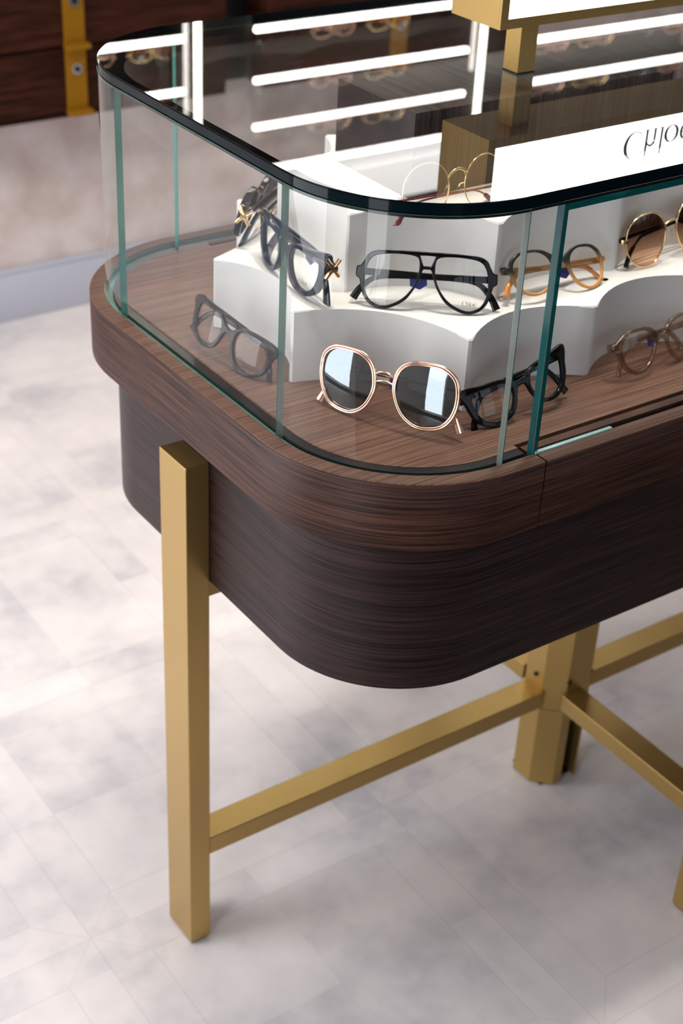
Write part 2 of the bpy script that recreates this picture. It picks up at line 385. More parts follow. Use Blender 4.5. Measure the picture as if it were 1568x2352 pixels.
upright(1.933, 2.163, 1.979, 'taupe upright with vertical light strip, right of the middle shelving bay')

# ------------------------------------------------------------------ display table
T = thing('display_table', 'walnut display table with glass case on brass legs', 'display case', (0, 0, 0))
# body
bm = bmesh.new(); lo, hi, fs = prism(bm, rrect(.0304), ZBB, ZB+.001)
bt_e = [e for e in bm.edges if abs(e.verts[0].co.z-ZBB) < 1e-6 and abs(e.verts[1].co.z-ZBB) < 1e-6]
bmesh.ops.bevel(bm, geom=bt_e, offset=.0018, segments=2, affect='EDGES')
from_bm('cabinet_body', bm, M['wood_body'], T)
# rim (upper tray), with a separate front panel: the seam is at x=.221
def rim_piece(name, xa, xb, keep):
    pass
XS0, XS1 = .2205, LX-.2205
n_arc = 20
outer = rrect(0, n_arc); inner = rrect(.0175, n_arc)
def rim_mesh(name, pts_o, pts_i, closed, parent):
    bm = bmesh.new(); b = .0012
    prof = []
    rows = []
    for (o_, i_) in zip(pts_o, pts_i):
        d = Vector((i_[0]-o_[0], i_[1]-o_[1])); d.normalize()
        o1 = Vector(o_)+d*b
        rows.append([(o_[0], o_[1], ZB), (o_[0], o_[1], ZT-b), (o1.x, o1.y, ZT), (i_[0], i_[1], ZT), (i_[0], i_[1], ZT-.014), ])
    vr = [[bm.verts.new(p) for p in r] for r in rows]
    n = len(vr); k = len(vr[0])
    rng = range(n) if closed else range(n-1)
    for i in rng:
        j = (i+1) % n
        for a in range(k):
            c = (a+1) % k
            f = bm.faces.new((vr[i][a], vr[j][a], vr[j][c], vr[i][c]))
            f.material_index = 1 if a in (1, 2) else (2 if a == 3 else 0)
    if not closed:
        bm.faces.new(vr[0]); bm.faces.new(vr[-1][::-1])
    return from_bm(name, bm, [M['wood_side'], M['wood_top'], M['rubber']], parent, angle=50)
# order: bottom-left arc (idx 0..20) starts at (0,R) .. (R,0); then bottom-right arc etc.
pl = [(XS1, 0)] + outer[n_arc+1:] + outer[:n_arc+1] + [(XS0, 0)]
pi_ = [(XS1, .0175)] + inner[n_arc+1:] + inner[:n_arc+1] + [(XS0, .0175)]
rim_mesh('rim', pl, pi_, False, T)
rim_mesh('front_panel', [(XS0+.0020, 0.0), (XS1-.0012, 0.0)], [(XS0+.0020, .0175), (XS1-.0012, .0175)], False, T)
# bottom plate of groove + seals
bm = bmesh.new(); prism(bm, rrect(.0176), ZB-.0005, ZT-.012); from_bm('groove_base', bm, M['rubber'], T)
# inner case floor with grooves for the sliding doors at the front and back
fi = rrect(.0385)
bm = bmesh.new()
ymin_f = .046
pts = [(x, min(max(y, .033), WY-.033)) for x, y in fi]
# cut the front/back track zone between the corner joints
def floor_outline():
    out = []
    for x, y in fi: out.append((x, y))
    # insert notches
    res = []
    for i, p in enumerate(out):
        res.append(p)
        if i == n_arc: res += [(XS0-.003, .0385), (XS0-.003, ymin_f), (XS1+.003, ymin_f), (XS1+.003, .0385)]
        if i == 3*n_arc+2: res += [(XS1+.003, WY-.0385), (XS1+.003, WY-ymin_f), (XS0-.003, WY-ymin_f), (XS0-.003, WY-.0385)]
    return res
prism(bm, floor_outline(), ZT-.0119, ZT-.003); from_bm('case_floor', bm, M['wood_top'], T)
def strip_along(name, ia, ib, z0, z1, mat):
    # runs round the case except along the front door tracks
    o_, i_ = rrect(ia), rrect(ib)
    po_ = [(XS1, ia)] + o_[n_arc+1:] + o_[:n_arc+1] + [(XS0-.004, ia)]; pi2 = [(XS1, ib)] + i_[n_arc+1:] + i_[:n_arc+1] + [(XS0-.004, ib)]
    bm = bmesh.new(); rows = [[bm.verts.new(p) for p in ((*a, z0), (*a, z1), (*b, z1), (*b, z0))] for a, b in zip(po_, pi2)]
    for i in range(len(rows)-1):
        for k in range(4): bm.faces.new((rows[i][k], rows[i+1][k], rows[i+1][(k+1) % 4], rows[i][(k+1) % 4]))
    bm.faces.new(rows[0]); bm.faces.new(rows[-1][::-1]); return from_bm(name, bm, mat, T)
strip_along('seal', .0278, .0383, ZT-.0119, ZT-.0035, M['rubber'])
strip_along('sealant_bead', .0176, .0193, ZT-.0119, ZT-.0012, M['edge_pale'])
# wooden strip between the two door tracks
for y0 in (.0295, WY-.0425):
    bm = bmesh.new(); add_box(bm, XS0, XS1, y0, y0+.010, ZT-.0119, ZT-.003); from_bm('track_strip', bm, M['wood_side'], T)
# glass panes
ZG0, ZG1 = ZT-.0075, 1.1296
GI, GT = .0195, .008
def arc_pane(cx, cy, a0, name='curved_glass'):
    bm = bmesh.new(); n = 28; ro = R0-GI; ri = ro-GT; rows = []
    for i in range(n+1):
        a = math.radians(a0+90*i/n); c, s = math.cos(a), math.sin(a)
        rows.append([bm.verts.new((cx+ro*c, cy+ro*s, ZG0)), bm.verts.new((cx+ro*c, cy+ro*s, ZG1)), bm.verts.new((cx+ri*c, cy+ri*s, ZG1)), bm.verts.new((cx+ri*c, cy+ri*s, ZG0))])
    for i in range(n):
        for a in range(4):
            b2 = (a+1) % 4; f = bm.faces.new((rows[i][a], rows[i+1][a], rows[i+1][b2], rows[i][b2])); f.material_index = 1 if a in (1, 3) else (0 if a == 0 else 3)
    for r in (rows[0], rows[-1]): f = bm.faces.new(r); f.material_index = 2
    return from_bm(name, bm, [M['glass'], M['edge'], M['edge_pale'] if cy < .3 else M['edge'], M['glass_in']], T)
arc_pane(R0, R0, 180); arc_pane(LX-R0, R0, 270); arc_pane(LX-R0, WY-R0, 0); arc_pane(R0, WY-R0, 90)
def flat_pane(name, b, edge, axis, z0=ZG0, z1=ZG1):
    bm = bmesh.new(); add_box(bm, b[0], b[1], b[2], b[3], z0, z1); bmesh.ops.recalc_face_normals(bm, faces=bm.faces); bm.normal_update()
    for f in bm.faces:
        nn = f.normal; big = abs(nn.y) > .5 if axis == 'x' else abs(nn.x) > .5
        comp = nn.y if axis == 'x' else nn.x
        mid = (b[2]+b[3])/2 < WY/2 if axis == 'x' else (b[0]+b[1])/2 < LX/2
        f.material_index = (0 if (comp < 0) == mid else 2) if big else 1
    return from_bm(name, bm, [M['glass'], edge, M['glass_in']], T, smooth=False)
flat_pane('side_glass', (GI, GI+GT, R0+.001, WY-R0-.001), M['edge'], 'y')
flat_pane('side_glass', (LX-GI-GT, LX-GI, R0+.001, WY-R0-.001), M['edge'], 'y')
flat_pane('back_glass', (R0+.001, LX-R0-.001, WY-GI-GT, WY-GI), M['edge'], 'x')
# narrow fixed glass and sliding doors in front
flat_pane('fixed_glass', (R0+.001, .2195, GI, GI+GT), M['edge_deep'], 'x')
dr = flat_pane('sliding_door', (.2205, .66, .0195, .0275), M['edge_deep'], 'x', ZT-.011, 1.1265)
flat_pane('sliding_door', (.65, LX-.2205, .0345, .0425), M['edge_deep'], 'x', ZT-.011, 1.1265)
box('polished_edge', (.2206, .2256, .0190, .0195, ZT-.004, 1.1266), M['edge_deep'], dr, 0)
box('polished_edge', (.2256, .66, .0190, .0195, 1.1206, 1.1266), M['edge_deep'], dr, 0)
box('polished_edge', (.2196, .2206, .0192, .0206, ZT-.004, 1.1266), M['edge_pale'], dr, 0)
# pale glass runner on the track
tr = bmesh.new(); add_box(tr, .222, .326, .0165, .021, ZT-.006, ZT+.0015, bev=.0008); from_bm('door_runner', tr, M['edge_aqua'], T)
# top plate
ZTU = 1.1411
bm = bmesh.new(); prism(bm, rrect(.0199, 28), 1.1301, ZTU)
bm.normal_update()
bmesh.ops.recalc_face_normals(bm, faces=bm.faces); bm.normal_update()
te = [e for e in bm.edges if len(e.link_faces) == 2 and any(abs(f.normal.z) > .9 for f in e.link_faces) and not all(abs(f.normal.z) > .9 for f in e.link_faces)]
bmesh.ops.bevel(bm, geom=te, offset=.0013, segments=2, affect='EDGES'); bm.normal_update()
for f in bm.faces: f.material_index = (0 if f.normal.z > 0 else 2) if abs(f.normal.z) > .97 else (3 if .25 < f.normal.z < .97 and f.calc_area() < 1e-3 else 1)
gt = from_bm('glass_top', bm, [M['glass_top'], M['edge_top'], M['glass_under'], M['arris']], T)
bm = bmesh.new(); ring_solid(bm, rrect(.0212, 28), rrect(.049, 28), 1.1296, 1.1300)
from_bm('black_border', bm, M['border'], gt)
bm = bmesh.new(); ring_solid(bm, rrect(.0200, 28), rrect(.0290, 28), 1.1268, 1.1296); from_bm('top_seal', bm, M['rubber'], gt)
# legs (brass)
YC = .361
def leg(b): return box('leg', b, M['brass'], T, .0012)
leg((-.0005, .0300, .3308, .3912, .004, .7562)); leg((LX-.030, LX+.0005, .3308, .3912, .004, .7562))
leg((.620, .680, -.0005, .0300, .004, .7562)); leg((.620, .680, WY-.030, WY+.0005, .004, .7562))
for b in ((-.0005+.003, .027, .3338, .3882), (LX-.027, LX-.003, .3338, .3882), (.623, .677, .003, .027), (.623, .677, WY-.027, WY-.003)):
    box('foot_pad', (*b, 0, .0042), M['rubber'], T, 0)
# upper brass bearers under the body
box('bearer', (.0290, LX-.029, .3415, .3815, ZBB-.030, ZBB-.0005), M['brass'], T, .001)
box('bearer', (.630, .670, .0290, .3410, ZBB-.030, ZBB-.0005), M['brass'], T, .001)
box('bearer', (.630, .670, .3820, WY-.029, ZBB-.030, ZBB-.0005), M['brass'], T, .001)
# centre post, octagonal with a cable slot
CX, CYP = .662, .355; H = .049; c_ = .030
PX0, PX1 = .612, .712; PY0, PY1 = .310, .400
def post_outline(slot):
    k = .026
    p = [(PX0, PY0+k), (PX0+k, PY0)]
    if slot: p += [(.655, PY0), (.655, PY0+.03), (.682, PY0+.03), (.682, PY0)]
    p += [(PX1-k, PY0), (PX1, PY0+k), (PX1, PY1-k), (PX1-k, PY1), (PX0+k, PY1), (PX0, PY1-k)]
    return p
bm = bmesh.new(); prism(bm, post_outline(True), .004, .150); prism(bm, post_outline(False), .151, ZBB-.0005)
po = from_bm('centre_post', bm, M['brass'], T, smooth=False)
box('slot_lining', (.656, .681, PY0+.0295, PY0+.0335-.002, .006, .149), M['rubber'], po, 0)
box('post_foot', (PX0+.012, PX1-.012, PY0+.012, PY1-.012, 0, .0042), M['rubber'], po, 0)
# stretchers
ZS1, ZS0 = .1851, .1568; YS0, YS1 = .3214, .3617
def stretcher(b): return box('stretcher', b, M['brass'], T, .0009)
stretcher((.0300, PX0+.002, YS0+.009, YS1+.010, ZS0, ZS1)); stretcher((PX1-.002, LX-.030, YS0+.009, YS1+.010, ZS0, ZS1))
stretcher((.6305, .6695, .0300, PY0+.001, ZS0, ZS1)); stretcher((.6305, .6695, PY1-.001, WY-.030, ZS0, ZS1))
for (x, y, ax) in ((PX0-.0005, .352, 'x'), (.640, PY0-.0005, 'y'), (.688, PY0+.004, 'y')):
    bm = bmesh.new(); rot = Matrix.Rotation(PI/2, 4, 'Y' if ax == 'x' else 'X')
    bmesh.ops.create_cone(bm, cap_ends=True, segments=14, radius1=.0038, radius2=.0038, depth=.004, matrix=Matrix.Translation((x, y, .207)) @ rot)
    from_bm('screw', bm, M['rubber'], T)

# ------------------------------------------------------------------ fabric risers
ZF = ZT-.003
def scallop_outline(corners, bow, closed=True, n=10, rc=.0035):
    """straight corner list joined by concave arcs; outline counter-clockwise"""
    pts = []; m = len(corners)
    for i in range(m):
        a = Vector(corners[i]); b = Vector(corners[(i+1) % m]); d = b-a; L = d.length; nrm = Vector((-d.y, d.x))/L  # left normal = inward
        for k in range(n):
            t = k/(n-1)*.966+.017
            h = bow*(1-(2*t-1)**2)
            pts.append(tuple(a+d*t+nrm*h))
    return pts
def riser_corners(y0, y1, x0, yl0, yl1, xa, step, nstep):
    fr = [(xa+step*i, y0) for i in range(nstep+1)]
    bk = [(x, y1) for x, _ in fr[::-1]]
    return fr + [(LX-x0, yl0), (LX-x0, yl1)] + bk + [(x0, yl1), (x0, yl0)]
def riser(name, corners, bow, z0, z1, label):
    bm = bmesh.new(); pts = scallop_outline(corners, bow, n=14)
    lo, hi, fs = prism(bm, pts, z0, z1)
    es = [e for e in bm.edges if abs(e.verts[0].co.z-z1) < 1e-6 and abs(e.verts[1].co.z-z1) < 1e-6]
    bmesh.ops.bevel(bm, geom=es, offset=.0011, segments=2, affect='EDGES')
    return tag(from_bm(name, bm, M['white'], angle=50), label, 'display riser', 'fabric risers in the glass case')
Z1, Z2 = .947, 1.035
c1 = riser_corners(.125, .587, .095, .274, .437, .2175, (LX-.435)/5, 5)
c2 = riser_corners(.190, .520, .172, .288, .428, .300, (LX-.600)/4, 4)
riser('display_riser', c1, .036, ZF, Z1, 'lower white fabric riser with scalloped edge standing on the wooden case floor')
riser('display_riser', c2, .030, Z1, Z2, 'upper white fabric riser with scalloped edge, stacked on the lower one')
bm = bmesh.new(); add_box(bm, .257, LX-.257, .293, .436, Z2, 1.1292, bev=.0008)
tag(from_bm('wooden_plinth', bm, M['wood_plinth']), 'dark walnut plinth on the upper riser, right under the glass top', 'plinth')

# ------------------------------------------------------------------ lettering (high-contrast serif word), drawn as flat strokes
def ribbon(bm, pts, ws):
    L_ = []
    n = len(pts)
    for i in range(n):
        a = Vector(pts[max(0, i-1)]); b = Vector(pts[min(n-1, i+1)]); d = (b-a).normalized(); nm = Vector((-d.y, d.x))
        p = Vector(pts[i]); L_.append((bm.verts.new((*(p+nm*ws[i]/2), 0)), bm.verts.new((*(p-nm*ws[i]/2), 0))))
    for i in range(n-1): bm.faces.new((L_[i][0], L_[i][1], L_[i+1][1], L_[i+1][0]))
def arc_pts(cx, cy, rx, ry, a0, a1, n=26): return [(cx+rx*math.cos(math.radians(a0+(a1-a0)*i/n)), cy+ry*math.sin(math.radians(a0+(a1-a0)*i/n))) for i in range(n+1)]
def arc_w(a0, a1, thin, thick, n=26): return [thin+(thick-thin)*abs(math.cos(math.radians(a0+(a1-a0)*i/n)))**1.6 for i in range(n+1)]
def word_bm():
    """the word Chloé, height of the capital = 1, returns bmesh in xy and its width"""
    bm = bmesh.new(); th, tk = .035, .15
    # C
    ribbon(bm, arc_pts(.46, .5, .42, .5, 42, 318), [max(th, w if 90 < 42+276*i/26 < 270 else th) for i, w in enumerate(arc_w(42, 318, th, tk))])
    ribbon(bm, [(.775, .63), (.785, .86)], [.02, .05])
    x = .98
    # h
    ribbon(bm, [(x, 0), (x, 1.02)], [.1, .1]); ribbon(bm, [(x-.1, .008), (x+.1, .008)], [th, th]); ribbon(bm, [(x-.1, 1.0), (x, 1.02)], [th, .04])
    ribbon(bm, arc_pts(x+.2, .42, .17, .2, 180, 20, 14), [th+.006*i for i in range(15)])
    ribbon(bm, [(x+.365, 0), (x+.365, .46)], [.1, .1]); ribbon(bm, [(x+.265, .008), (x+.465, .008)], [th, th])
    x = 1.66
    ribbon(bm, [(x, 0), (x, 1.02)], [.1, .1]); ribbon(bm, [(x-.1, .008), (x+.1, .008)], [th, th]); ribbon(bm, [(x-.1, 1.0), (x, 1.02)], [th, .04])
    # o
    ribbon(bm, arc_pts(2.12, .31, .27, .31, 0, 360, 36), arc_w(0, 360, th, tk*.9, 36))
    # e with accent
    ribbon(bm, arc_pts(2.82, .31, .25, .31, 0, 325, 32), [w if i > 8 else max(th, w*.5) for i, w in enumerate(arc_w(0, 325, th, tk*.9, 32))])
    ribbon(bm, [(2.6, .33), (3.06, .33)], [th, th]); ribbon(bm, [(2.80, .74), (2.93, .95)], [.03, .08])
    return bm, 3.08
def lettering(parent, mat, height, place, name='lettering', dense=1, xs=1.0):
    """place(u,v) -> 3D local point; u,v in metres, origin at word's centre base"""
    bm, w = word_bm()
    for v in bm.verts: v.co = Vector(place((v.co.x-w/2)*height*xs, v.co.y*height))
    me = bpy.data.meshes.new(name); bm.to_mesh(me); bm.free()
    return link(name, me, mat, parent, smooth=False)

# ------------------------------------------------------------------ illuminated sign on its post
SG = thing('illuminated_sign', 'brass light-box sign on a square brass post above the glass top', 'sign', (.43, .336, ZTU))
ox, oy, oz = SG.location
SX0, SX1, SY0, SY1, SZ0, SZ1 = .3675, .9325, .300, .383, 1.2005, 1.300
bm = bmesh.new()
bz = .0105
add_box(bm, SX0-ox, SX1-ox, SY0+.004-oy, SY1-.004-oy, SZ0-oz, SZ1-oz)
for ya, yb in ((SY0, SY0+.0039), (SY1-.0039, SY1)):
    for b in ((SX0, SX1, SZ0, SZ0+bz), (SX0, SX1, SZ1-bz, SZ1), (SX0, SX0+bz, SZ0+bz, SZ1-bz), (SX1-bz, SX1, SZ0+bz, SZ1-bz)):
        add_box(bm, b[0]-ox, b[1]-ox, ya-oy, yb-oy, b[2]-oz, b[3]-oz)
from_bm('housing', bm, M['brass'], SG, smooth=False)
pn = box('light_panel', (SX0+bz-ox, SX1-bz-ox, SY0+.0015-oy, SY0+.0039-oy, SZ0+bz-oz, SZ1-bz-oz), M['panel'], SG, 0)
box('light_panel', (SX0+bz-ox, SX1-bz-ox, SY1-.0039-oy, SY1-.0015-oy, SZ0+bz-oz, SZ1-bz-oz), M['panel'], SG, 0)
lettering(pn, M['ink'], .0325, lambda u, v: (.6365-ox+u, SY0+.0010-oy, 1.2245-oz+v), xs=1.12)
box('post', (.4195-ox, .4445-ox, .3240-oy, .3490-oy, .0015, SZ0-oz), M['brass'], SG, .0008)
box('post', (LX-.4445-ox, LX-.4195-ox, .3240-oy, .3490-oy, .0015, SZ0-oz), M['brass'], SG, .0008)
box('post_gasket', (.4188-ox, .4452-ox, .3233-oy, .3497-oy, 0, .0016), M['rubber'], SG, 0)

# ------------------------------------------------------------------ spectacles
def catmull(P, per=8):
    out = []; n = len(P)
    for i in range(n):
        p0, p1, p2, p3 = (Vector(P[(i+k-1) % n]) for k in range(4))
        for j in range(per):
            t = j/per
            out.append(tuple(.5*((2*p1)+(-p0+p2)*t+(2*p0-5*p1+4*p2-p3)*t*t+(-p0+3*p1-3*p2+p3)*t**3)))
    return out
def mirror_half(half):
    """half: right side from top centre (x=0) to bottom centre (x=0)"""
    return list(half) + [(-x, z) for x, z in half[::-1] if x > 1e-6]
WRAP = 600.
class Spec:
    def __init__(s, root, pitch, roll, sc, zlow):
        s.root = root; s.sc = sc*.001
        s.R = Matrix.Rotation(-pitch, 3, 'X') @ Matrix.Rotation(roll, 3, 'Y')
        s.low = zlow; s.off = 0
    def calc(s, pts):
        s.off = -min((s.R @ Vector((x, x*x/WRAP, z))).z for x, z in pts)*s.sc + .0004
    def __call__(s, x, y, z, wrap=True):
        v = s.R @ Vector((x, y+(x*x/WRAP if wrap else 0), z)); v = v*s.sc
        v.z = max(v.z+s.off, .0006); return v
def fill_outline(name, outer, holes, thick, sp, mat, parent, bev=1.15, y0=0.):
    cu = bpy.data.curves.new('c', 'CURVE'); cu.dimensions = '2D'; cu.fill_mode = 'BOTH'
    cu.extrude = max(thick/2-bev, .05); cu.bevel_depth = bev; cu.bevel_resolution = 3; cu.offset = -bev
    for pl_ in [outer]+holes:
        s = cu.splines.new('POLY'); s.points.add(len(pl_)-1); s.use_cyclic_u = True
        for i, (x, z) in enumerate(pl_): s.points[i].co = (x, z, 0, 1)
    tmp = bpy.data.objects.new('tmp', cu); COL.objects.link(tmp)
    dg = bpy.context.evaluated_depsgraph_get(); dg.update()
    me = bpy.data.meshes.new_from_object(tmp.evaluated_get(dg)); bpy.data.objects.remove(tmp); bpy.data.curves.remove(cu)
    me.name = name
    for v in me.vertices: v.co = sp(v.co.x, -v.co.z+y0, v.co.y)
    me.materials.clear()
    o = link(name, me, mat, parent, angle=40)
    return o
def lens_mesh(name, outline, sp, mat, parent, th=1.2, y0=0., rings=6, base=420., skew=0.):
    cx = sum(p[0] for p in outline)/len(outline); cz = sum(p[1] for p in outline)/len(outline)
    bm = bmesh.new(); layers = []
    for side in (0, 1):
        rows = []; yo = y0+(0 if side == 0 else th)
        c = bm.verts.new(sp(cx, yo-2.4, cz))
        for r in range(1, rings+1):
            t = r/rings; row = []
            for (x, z) in outline:
                X = cx+(x-cx)*t; Z = cz+(z-cz)*t; d2 = (X-cx)**2+(Z-cz)**2
                row.append(bm.verts.new(sp(X, yo-2.4+d2/base, Z)))
            rows.append(row)
        n = len(outline)
        for i in range(n):
            j = (i+1) % n; bm.faces.new((c, rows[0][i], rows[0][j]) if side == 0 else (c, rows[0][j], rows[0][i])).material_index = side
            for r in range(rings-1):
                q = (rows[r][i], rows[r+1][i], rows[r+1][j], rows[r][j]); bm.faces.new(q if side == 0 else q[::-1]).material_index = side
        layers.append(rows[-1])
    n = len(outline)
    for i in range(n):
        j = (i+1) % n; bm.faces.new((layers[0][i], layers[1][i], layers[1][j], layers[0][j]))
    return from_bm(name, bm, [mat, M['lens_back']], parent, angle=50)
def sweep(name, path, sec, sp, mat, parent, closed=False, seg=8, power=2.6, wrap=False):
    """path in local mm (x,y,z); sec = list of (half_y, half_z) or one pair; superellipse section"""
    n = len(path); P = [Vector(p) for p in path]; bm = bmesh.new(); rows = []
    if not isinstance(sec, list): sec = [sec]*n
    up0 = Vector((0, 0, 1))
    for i in range(n):
        a = P[(i-1) % n] if (closed or i > 0) else P[i]; b = P[(i+1) % n] if (closed or i < n-1) else P[i]
        t = (b-a).normalized(); u = (Vector((0, 1, 0)) if closed else Vector((0, 1, 0)))
        s1 = (u-t*u.dot(t)); s1 = s1.normalized() if s1.length > 1e-4 else Vector((1, 0, 0))
        s2 = t.cross(s1).normalized(); row = []
        for k in range(seg*2):
            ang = PI*k/seg; c, s = math.cos(ang), math.sin(ang)
            cc = math.copysign(abs(c)**(2/power), c); ss = math.copysign(abs(s)**(2/power), s)
            q = P[i]+s1*cc*sec[i][0]+s2*ss*sec[i][1]; row.append(bm.verts.new(sp(q.x, q.y, q.z, wrap)))
        rows.append(row)
    m = seg*2
    for i in range(n if closed else n-1):
        j = (i+1) % n
        for k in range(m): bm.faces.new((rows[i][k], rows[j][k], rows[j][(k+1) % m], rows[i][(k+1) % m]))
    if not closed: bm.faces.new(rows[0]); bm.faces.new(rows[-1][::-1])
    return from_bm(name, bm, mat, parent, angle=50)
def smooth_path(P, per=6):
    out = []; n = len(P)
    for i in range(n-1):
        p0, p1, p2, p3 = (Vector(P[min(max(i+k-1, 0), n-1)]) for k in range(4))
        for j in range(per):
            t = j/per; out.append(tuple(.5*((2*p1)+(-p0+p2)*t+(2*p0-5*p1+4*p2-p3)*t*t+(-p0+3*p1-3*p2+p3)*t**3)))
    out.append(tuple(P[-1])); return out
def temple_path(side, xh, zh, y0, drop, reach, tilt=0):
    s = side; k = xh*xh/WRAP
    return smooth_path([(s*xh, k+1.5, zh), (s*(xh-1), k+y0*.5+1, zh), (s*(xh-10), y0+3, zh-.5), (s*20, y0+3.5, zh-1-tilt), (-s*25, y0+3.5, zh-2-tilt*2), (-s*(reach-22), y0+3, zh-5-tilt*2.5), (-s*(reach-8), y0+2, zh-drop*.55), (-s*reach, y0+1, zh-drop)])
def glasses(name, label, cat, loc, yaw, pitch, roll, sc, half=None, lens=None, hole=None, metal=None, mat='black', lensmat='lens', thick=4.5,
            temple='black', tip=None, hinge='gold', xh=68, zh=8, drop=34, reach=70, tagc=True, logo=None, th=(1.4, 4.2), group=None, yb=9, hinge_big=None, bow=None):
    root = thing(name, label, cat, loc, yaw, group)
    sp = Spec(root, pitch, roll, sc, 0)
    lensR = catmull(lens, 6); lensL = [(-x, z) for x, z in lensR][::-1]
    if half: outer = catmull(mirror_half(half), 6); sp.calc(outer)
    else: sp.calc([(x, z-2) for x, z in lensR+lensL])
    if half:
        holes = [lensR, lensL] + ([hole] if hole else [])
        fr = fill_outline('frame_front', outer, holes, thick, sp, M[mat], root, y0=-.6)
    else:
        def rimpath(ol): return [(x, x*x/WRAP, z) for x, z in ol]
        fr = None
        for ol in (lensR, lensL):
            ww = (metal.get('w', 1.1), metal.get('h', 1.1))
            r_ = sweep('rim', rimpath(ol), ww, sp, M[metal['mat']], root, closed=True, seg=5, power=2.2)
            if metal.get('double'):
                cx = sum(p[0] for p in ol)/len(ol); cz = sum(p[1] for p in ol)/len(ol)
                sweep('inner_rim', [(cx+(x-cx)*.935, x*x/WRAP-.9, cz+(z-cz)*.935) for x, z in ol], (.7, .6), sp, M['rose_gold'], r_, closed=True, seg=4)
        for bp_ in metal['bridge']:
            sweep('bridge', smooth_path(bp_, 6), (metal.get('bw', .9), metal.get('bh', 1.0)), sp, M[metal.get('bmat', metal['mat'])], root, seg=5, power=2.2)
        for s in (-1, 1):                                     # end pieces
            xe = xh-8; sweep('end_piece', [(s*(metal['xe']), metal['xe']**2/WRAP, zh), (s*xh, xh*xh/WRAP+.5, zh), (s*(xh+1), xh*xh/WRAP+4, zh)], (1.3, 2.2), sp, M[metal['mat']], root, seg=4, power=5)
    # lenses
    for ol, sd in ((lensR, 1), (lensL, -1)):
        if half:
            cx = sum(p[0] for p in ol)/len(ol); cz = sum(p[1] for p in ol)/len(ol); ol2 = [(cx+(x-cx)*1.012, cz+(z-cz)*1.012) for x, z in ol]
        else: ol2 = ol
        if metal and metal.get('double'):
            cx = sum(p[0] for p in ol)/len(ol); cz = sum(p[1] for p in ol)/len(ol); ol2 = [(cx+(x-cx)*.93, cz+(z-cz)*.93) for x, z in ol]
        le = lens_mesh('lens', ol2, sp, M[lensmat], root, y0=1.3)
        if logo and logo[0] == sd:
            lx, lz, h = logo[1:]
            cx = sum(p[0] for p in ol)/len(ol); cz = sum(p[1] for p in ol)/len(ol)
            lettering(le, M['ink'], h, lambda u, v: sp(lx+u, -1.35+((lx+u-cx)**2+(lz+v-cz)**2)/420., lz+v), name='printed_logo', xs=1.0)
    # temples, folded behind the front
    for s in (1, -1):
        y0 = yb+(0 if s > 0 else 5.0); P = temple_path(s, xh, zh, y0, drop+(3 if s < 0 else 0), reach)
        n = len(P); sec = []
        for i in range(n):
            f = i/(n-1); a, b = th
            sec.append((a, b*(1-.35*min(1, f*1.5)) if f < .75 else b*(.65+.35*(f-.75)/.25)))
        tm = sweep('temple', P if not tip else P[:int(n*.80)], sec if not tip else sec[:int(n*.80)], sp, M[temple], root, seg=5, power=3.2)
        if tip:
            k0 = int(n*.80)-1; mtip = P[k0:]; sweep('temple_tip', mtip, [(1.8, 2.2+1.8*(i/len(mtip))) for i in range(len(mtip))], sp, M[tip], tm, seg=5)
        if half:
            k = xh*xh/WRAP; hp = [(s*xh, k+1.6, zh), (s*xh, k+5, zh)]
            sweep('hinge', hp, (1.5, 2.2), sp, M[hinge], tm, seg=4, power=5)
        if hinge_big:
            k = xh*xh/WRAP
            for dz, dx in ((4, 0), (-4, 1)):
                sweep('hinge_ornament', smooth_path([(s*(xh+2.5), k-3+dx, zh+dz*2.4), (s*(xh+3.5), k+1, zh+dz*1.0), (s*(xh+3.5), k+5, zh+dz*.4), (s*(xh+2.5), k+11, zh+dz*2.0)], 5), (2.1, 2.3), sp, M['gold'], tm, seg=4)
            sweep('hinge_ornament', [(s*(xh+3.8), k+1, zh), (s*(xh+3.8), k+8, zh)], (2.3, 3.4), sp, M['gold'], tm, seg=4)
    # nose pads
    if metal:
        for s in (-1, 1):
            sweep('nose_pad_arm', smooth_path([(s*9.5, .5, 2), (s*8.5, 5, 0), (s*7.5, 6, -3)], 4), (.45, .45), sp, M['gold'], root, seg=4)
            sweep('nose_pad', [(s*7.6, 5.6, 1), (s*7.8, 6.4, -3), (s*9, 6.8, -8), (s*9.6, 6.6, -10)], [(.5, .8), (1.1, 2.2), (1.1, 2.2), (.5, .9)], sp, M['lens'], root, seg=4)
    if tagc:
        a = -4 if tagc is True else tagc
        bm = bmesh.new(); vs = []
        pts = [(a-9, zh-2), (a+8, zh+1), (a+9, zh-10), (a+2, zh-15), (a-8, zh-12)]
        f_ = [bm.verts.new(sp(x, yb+6.2-.3, z, False)) for x, z in pts]; b_ = [bm.verts.new(sp(x, yb+6.2+.5, z, False)) for x, z in pts]
        bm.faces.new(f_); bm.faces.new(b_[::-1])
        for i in range(5): bm.faces.new((f_[i], b_[i], b_[(i+1) % 5], f_[(i+1) % 5]))
        from_bm('hang_tag', bm, M['tag'], root, smooth=False)
    return root

